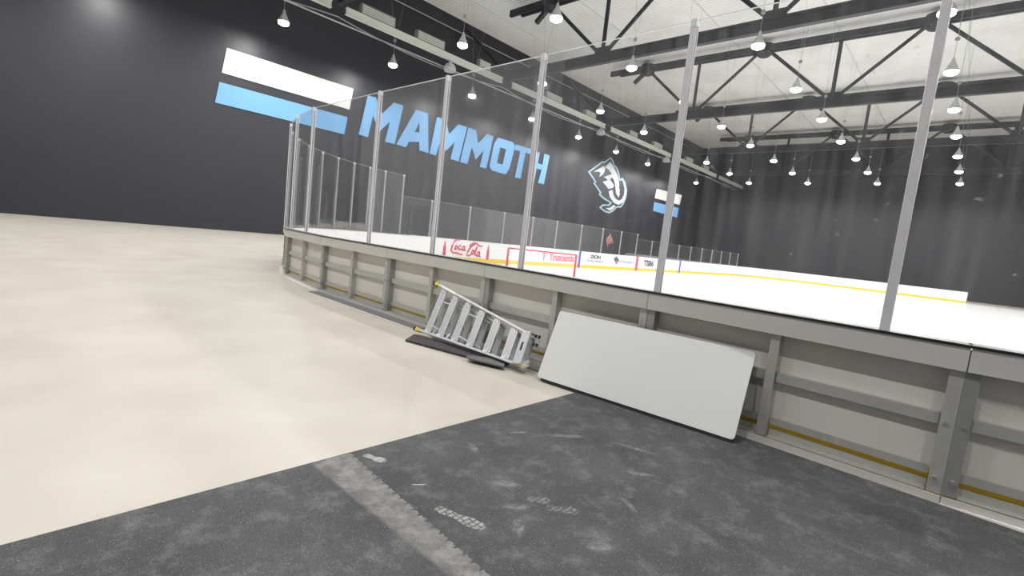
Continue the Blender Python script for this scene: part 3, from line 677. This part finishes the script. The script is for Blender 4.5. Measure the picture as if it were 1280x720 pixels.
f_ = MB(); f_.tube([(33.32, 20.897, 2.48), (33.35, 20.892, 2.477), (33.38, 20.897, 2.48)], .007, 6); f_.build('mouth', mat('lips', (0.42, 0.20, 0.17), 0.5), pr)

# ------------------------------------------------------------------ hockey goal
gr = thing('hockey_goal', (10.07, 8.32, 0), 'hockey goal with red posts and white netting on the ice', 'goal')
c0 = Vector((9.20, 8.78, 0)); c1 = Vector((10.95, 7.87, 0)); dg_ = (c1-c0).normalized(); nb = Vector((-dg_.y, dg_.x, 0))
MB().tube([c0+Vector((0, 0, .004)), c0+Vector((0, 0, 1.20))], 0.03, 12).build('post', M['line_red'], gr, smooth=True)
MB().tube([c1+Vector((0, 0, .004)), c1+Vector((0, 0, 1.20))], 0.03, 12).build('post', M['line_red'], gr, smooth=True)
MB().tube([c0+Vector((0, 0, 1.20)), c1+Vector((0, 0, 1.20))], 0.019, 12).build('crossbar', M['line_red'], gr, smooth=True)
base = [c0+Vector((0, 0, .03))]+[(c0+c1)/2+dg_*(-.9*math.cos(math.radians(a)))*1.05+nb*(1.05*math.sin(math.radians(a)))+Vector((0, 0, .03)) for a in range(15, 166, 15)]+[c1+Vector((0, 0, .03))]
MB().tube(base, 0.022, 8).build('base_frame', M['ad_white'], gr, smooth=True)
topf = [c0+Vector((0, 0, 1.2))]+[(c0+c1)/2+dg_*(-.8*math.cos(math.radians(a)))+nb*(.5*math.sin(math.radians(a)))+Vector((0, 0, 1.18)) for a in range(15, 166, 15)]+[c1+Vector((0, 0, 1.2))]
MB().tube(topf, 0.014, 8).build('top_frame', M['ad_white'], gr, smooth=True)
nm_ = MB(); k = len(base); nm_.add(base+topf, [(i, i+1, k+i+1, k+i) for i in range(k-1)]); nm_.add(topf, [tuple(range(k))]); nm_.build('net', M['net'], gr)

# ------------------------------------------------------------------ leaning white panel
A0 = Vector((3.995, 3.19, 0.035)); tilt = math.atan2(0.30, 0.70); hgt = 0.765; pu = Vector((0.083, -0.9965, 0)); pn = Vector((0.9965, 0.083, 0))
upv_ = pn*math.sin(tilt)+Vector((0, 0, math.cos(tilt))); nrm = -pn*math.cos(tilt)+Vector((0, 0, math.sin(tilt)))
def pp(a, b, d): return A0+pu*a+upv_*b+nrm*d
W_ = 2.0; rc = 0.03
def rr(w, h, r, x0=0, z0=0):
    o = []
    for cx, cz, s in ((x0+r, z0+r, 180), (x0+w-r, z0+r, 270), (x0+w-r, z0+h-r, 0), (x0+r, z0+h-r, 90)):
        o += [(cx+r*math.cos(math.radians(s+k*18)), cz+r*math.sin(math.radians(s+k*18))) for k in range(6)]
    return o
wp = thing('white_panel', (4.15, 2.2, 0), 'large blank white panel with rounded corners leaning on the near boards', 'panel')
MB().prism(rr(W_, hgt, rc), pp, -0.012, 0.0).build('face_sheet', M['whiteboard'], wp)
MB().prism(rr(W_-0.01, hgt-0.008, rc, 0.005, 0.0), pp, -0.03, -0.0125).build('backing', M['foam_grey'], wp)
MB().prism(rr(W_-0.06, 0.06, 0.02, 0.05, -0.028), pp, -0.03, -0.008).build('bottom_edge', M['black_rubber'], wp)

# ------------------------------------------------------------------ stepladder lying on its side
ld = thing('stepladder', (4.1, 4.4, 0), 'aluminium stepladder lying on its side against the near boards', 'ladder')
l0, l1 = Vector((4.03, 5.36, 0.078)), Vector((4.03, 3.40, 0.078))
u0, u1 = Vector((4.35, 5.43, 0.70)), Vector((4.22, 3.47, 0.385))
fn = (u0-l0).cross(l1-l0).normalized()
if fn.x > 0: fn = -fn                                  # faces the walkway
def lerp(a, b, t): return a+(b-a)*t
def rail(a, b, w, h, name, m):
    k = MB(); k.bar(a, b, h, w, upv=tuple(fn)); return k.build(name, m, ld, bevel=0.003)
ra = rail(l0, l1, 0.065, 0.028, 'side_rail', M['alu']); rail(u0, u1, 0.065, 0.028, 'side_rail', M['alu'])
bk = -fn*0.14
rail(l0+bk+Vector((0, -.10, 0.015)), l1+bk*0.5+Vector((0, 0.1, 0.01)), 0.035, 0.022, 'rear_rail', M['alu'])
rail(lerp(u0, l0, .18)+bk*0.7+Vector((0, -.12, 0)), lerp(u1, l1, .05)+bk*0.4+Vector((0, 0.12, 0)), 0.035, 0.022, 'rear_rail', M['alu'])
ts = [0.085, 0.225, 0.37, 0.52, 0.675, 0.835]
for t in ts:
    a, b = lerp(l0, l1, t), lerp(u0, u1, t)
    dd = (b-a).normalized(); a = a+dd*0.02; b = b-dd*0.02
    k = MB(); k.bar(a, b, 0.115, 0.014, upv=tuple(fn)); k.bar(a-fn*0.03, b-fn*0.03, 0.012, 0.06, upv=tuple(fn))
    s_ = k.build('step', M['alu'], ld, bevel=0.002)
    g = MB()
    for j in (-.04, -.024, -.008, .008, .024, .04):
        o_ = fn.cross(dd)*j+fn*0.008
        g.bar(a+o_+dd*.03, b+o_-dd*.03, 0.005, 0.004, upv=tuple(fn))
    g.build('tread_ridges', M['alu_shade'], s_)
    for e_, sg in ((a, 1), (b, -1)):
        k = MB(); k.bar(e_+fn*.012, e_+dd*sg*0.06+fn*.012+(l1-l0).normalized()*0.03, 0.022, 0.005, upv=tuple(fn)); k.build('step_bracket', M['alu'], s_)
for t in [q+0.022 for q in ts]:
    a, b = lerp(l0, l1, t)+bk*0.75, lerp(lerp(u0, l0, .14), lerp(u1, l1, .05), t)+bk*0.6
    k = MB(); k.bar(a, b, 0.085, 0.014, upv=tuple(fn)); k.build('rear_bar', M['alu_shade'], ld)
for t0, t1 in ((.10, .30), (.36, .58)):
    k = MB(); k.tube([lerp(lerp(l0, l1, t0), lerp(u0, u1, t0), .18)+fn*.01, lerp(lerp(l0, l1, t1), lerp(u0, u1, t1), .10)+bk*.6], 0.009, 6); k.build('spreader', M['alu'], ld)
    k = MB(); k.tube([lerp(lerp(l0, l1, t0), lerp(u0, u1, t0), .72), lerp(lerp(l0, l1, t1), lerp(u0, u1, t1), .78)+bk*.6], 0.009, 6); k.build('spreader', M['alu'], ld)
for t in (.12, .17, .22, .27):
    k = MB(); k.bar(lerp(l0, l1, t)+bk*.3+Vector((0, 0, .02)), lerp(lerp(l0, l1, t+.02), lerp(u0, u1, t+.02), .16)+bk*.3, 0.02, 0.012, upv=tuple(fn)); k.build('diagonal_brace', M['alu'], ld)
# top cap
a, b = lerp(l0, l1, 0.955), lerp(u0, u1, 0.955)
k = MB(); k.bar(a-(b-a)*0.02, b+(b-a)*0.03, 0.12, 0.13, upv=tuple(fn)); tc_ = k.build('top_cap', M['alu_shade'], ld, bevel=0.008)
k = MB(); k.bar(lerp(a, b, .42)+fn*.068, lerp(a, b, .68)+fn*.068, 0.022, 0.006, upv=tuple(fn)); k.build('tool_slot', M['plastic_black'], tc_)
al = (l1-l0).normalized()
for sx_ in (0.055, 0.10, 0.15):
    for q_ in (0.0, .10):
        if q_ and sx_ < .1: continue
        k = MB(); c = b+al*sx_-(b-a).normalized()*q_; k.bar(c-al*.02-fn*.02, c+al*.028+fn*.03, 0.026, 0.03, upv=tuple(b-a)); k.build('tool_clip', M['plastic_black'], tc_)
k = MB(); k.bar(b+al*.04, b+al*.17-(b-a)*.12, 0.02, 0.02); k.build('clip_arm', M['alu'], tc_)
k = MB(); k.bar(a+al*.03-fn*.01, a+al*.11+(b-a)*.1, 0.05, 0.05); k.bar(a+al*.06+(b-a)*.12, a+al*.12+(b-a)*.2, .02, .03); k.build('hinge_bracket', M['alu'], tc_)
for e_, nm2 in ((l0, 0), (u0, 1)):
    k = MB(); k.bar(e_-al*.055+fn*.004, e_+al*.02+fn*.004, 0.05, 0.075, upv=tuple(fn)); ft = k.build('foot', M['foot_yellow'], ld, bevel=0.006)
    k = MB(); k.bar(e_-al*.075-fn*.02, e_-al*.05+fn*.03, 0.056, 0.07, upv=tuple(fn)); k.build('foot_pad', M['plastic_black'], ft)
k = MB(); k.bar(l1+al*.0+fn*.036+Vector((0, 0, -.005)), l1-al*.10+fn*.036, 0.024, 0.006, upv=tuple(fn)); k.build('warning_sticker', M['foot_yellow'], ra)
k = MB(); k.bar(lerp(u0, u1, .06)+fn*.036, lerp(u0, u1, .23)+fn*.036, 0.03, 0.004, upv=tuple(fn)); k.build('maker_sticker', M['label_white'], ld)

# dark mats under the ladder
def slab(name, pts, z0, thick, m, label, lift=None):
    cx = sum(p[0] for p in pts)/len(pts); cy = sum(p[1] for p in pts)/len(pts)
    n = len(pts); z = lift or [0]*n
    vs = [(a, b, z0+z[i]) for i, (a, b) in enumerate(pts)]+[(a, b, z0+thick+z[i]) for i, (a, b) in enumerate(pts)]
    mb = MB(); mb.add(vs, [tuple(range(n)), tuple(range(n, 2*n))[::-1]]+[(i, (i+1) % n, (i+1) % n+n, i+n) for i in range(n)])
    o = mb.build(name, m, origin=(cx, cy, 0), bevel=0.006); return tag(o, label, 'mat')
slab('foam_mat', [(3.66, 5.15), (3.95, 5.37), (4.00, 5.30), (4.14, 4.30), (4.16, 3.75), (4.00, 3.72), (3.88, 4.15)], 0.0, 0.028, M['foam_dark'], 'long dark plum foam mat lying under the stepladder')
slab('foam_pad', [(3.76, 4.03), (3.80, 4.12), (3.90, 4.10), (4.0, 3.95), (3.985, 3.66), (3.90, 3.60)], 0.03, 0.022, M['foam_grey'], 'small grey foam pad poking out below the stepladder')

# ------------------------------------------------------------------ dust on the rubber floor
def dust_patch(name, pts, m, z=0.0052, label=None, fade=0.35):
    """ring of outline points faded towards the edge"""
    n = len(pts); cx = sum(p[0] for p in pts)/n; cy = sum(p[1] for p in pts)/n
    inner = [(cx+(a-cx)*(1-fade), cy+(b-cy)*(1-fade)) for a, b in pts]
    me = bpy.data.meshes.new(name)
    vs = [(a-cx, b-cy, 0) for a, b in pts]+[(a-cx, b-cy, 0) for a, b in inner]
    me.from_pydata(vs, [], [(i, (i+1) % n, (i+1) % n+n, i+n) for i in range(n)]+[tuple(range(n, 2*n))])
    at = me.attributes.new('edge', 'FLOAT', 'POINT')
    for i in range(2*n): at.data[i].value = 0.0 if i < n else 1.0
    me.materials.append(m); o = bpy.data.objects.new(name, me); COL.objects.link(o); o.location = (cx, cy, z)
    return tag(o, label, 'dust mark')
D1 = dust('dust_print', (0.36, 0.36, 0.355), 0.4, 0.95, 25, 8)
D5 = dust('dust_print_faint', (0.26, 0.26, 0.26), 0.1, 0.8, 25, 9)
D2 = dust('dust_soft', (0.30, 0.30, 0.30), 0.0, 0.6, 18)
D3 = dust('dust_bright', (0.46, 0.46, 0.45), 0.35, 0.95, 30)
D4 = dust('dust_track', (0.235, 0.232, 0.23), 0.35, 1.0, 9)
def oval(a, b, w, n=20, wob=0.15, seed=1):
    a = Vector(a); b = Vector(b); c = (a+b)/2; d = (b-a)/2; s = Vector((-d.y, d.x)).normalized()*w
    rnd = random.Random(seed)
    return [tuple(c+(d*math.cos(2*math.pi*k/n)+s*math.sin(2*math.pi*k/n))*(1+rnd.uniform(-wob, wob))) for k in range(n)]
def sole(a, b, w):
    a = Vector(a); b = Vector(b); d = b-a; s = Vector((-d.y, d.x)).normalized()
    prof = [(0, .25), (.03, .62), (.12, .78), (.28, .62), (.42, .55), (.6, .85), (.75, 1.0), (.88, .85), (.97, .5), (1, .15)]
    return [tuple(a+d*t+s*w*k) for t, k in prof]+[tuple(a+d*t-s*w*k) for t, k in prof[::-1]]
dust_patch('shoe_print', sole((1.625, 1.885), (1.715, 1.575), 0.045), D1, label='clearest dusty shoe print on the black rubber floor, middle left', fade=.12)
dust_patch('shoe_print', sole((1.625, 2.63), (1.69, 2.46), 0.04), D3, label='short bright dust smear at the concrete edge, beside the tyre track', fade=.3)
dust_patch('shoe_print', sole((2.10, 1.66), (2.20, 1.54), 0.05), D5, label='faint treaded dusty print right of the clearest shoe print', fade=.25)
dust_patch('shoe_print', sole((2.12, 1.53), (2.25, 1.37), 0.05), D5, label='faint treaded dusty print nearest the lower right', fade=.25)
for i, (a, b, w, l) in enumerate([((2.06, 1.90), (2.20, 1.76), .045, 'pale dust smudge midway across the rubber floor'), ((1.93, 1.68), (2.06, 1.56), .04, 'pale dust smudge just right of the clearest shoe print'),
        ((1.93, 1.56), (1.78, 1.41), .04, 'rounded dust smudge at the lower middle of the rubber floor'), ((2.70, 2.37), (2.84, 2.28), .03, 'small dust smudge close to the concrete edge'),
        ((3.25, 1.85), (3.40, 1.42), .035, 'long pale streak in front of the leaning white panel'), ((2.90, 1.50), (3.05, 1.30), .035, 'short pale streak at the right of the rubber floor'),
        ((2.34, 2.40), (2.24, 2.22), .04, 'dust smudge above the clearest shoe print near the concrete'), ((2.62, 1.36), (2.50, 1.14), .03, 'scuffed streaks at the lower right of the rubber floor'),
        ((2.9, 2.2), (3.2, 1.95), .05, 'broad faint dust haze near the leaning white panel'), ((2.0, 1.2), (2.15, 1.05), .05, 'faint dust haze at the bottom of the rubber floor')]):
    dust_patch('dust_smudge', oval(a, b, w, seed=i), D2, label=l, fade=.55)
dust_patch('chalk_fleck', oval((1.65, 2.155), (1.735, 2.095), .008), D3, label='thin white chalk fleck left of the clearest shoe print')
# tyre track with lugs on its right edge
me = bpy.data.meshes.new('tyre_track'); e0, e1 = Vector((1.560, 2.69)), Vector((1.44, 0.60)); f0, f1 = Vector((1.30, 2.69)), Vector((1.36, 0.60))
vs = []; fs = []; av = []; nS = 200
for i in range(nS+1):
    t = i/nS; a = e0.lerp(e1, t); b = f0.lerp(f1, t)
    lug = 0.012+0.004*math.sin(i*1.7) if (i % 6) else -0.014
    ln = [a+Vector((lug, 0.0)), a-Vector((.012, 0)), a.lerp(b, .5), b+Vector((.03, 0)), b]
    vs += [(p.x-1.4, p.y-1.6, 0) for p in ln]; av += [1.0, 1.0, 1.0, 0.8, 0.0]
    if i:
        o = (i-1)*5
        for k in range(4): fs.append((o+k, o+k+1, o+k+6, o+k+5))
me.from_pydata(vs, [], fs); at = me.attributes.new('edge', 'FLOAT', 'POINT')
for i, v_ in enumerate(av): at.data[i].value = v_
me.materials.append(D4); o = bpy.data.objects.new('tyre_track', me); COL.objects.link(o); o.location = (1.4, 1.6, 0.0048)
tag(o, 'long dusty tyre track with a lugged edge across the rubber floor', 'dust mark')
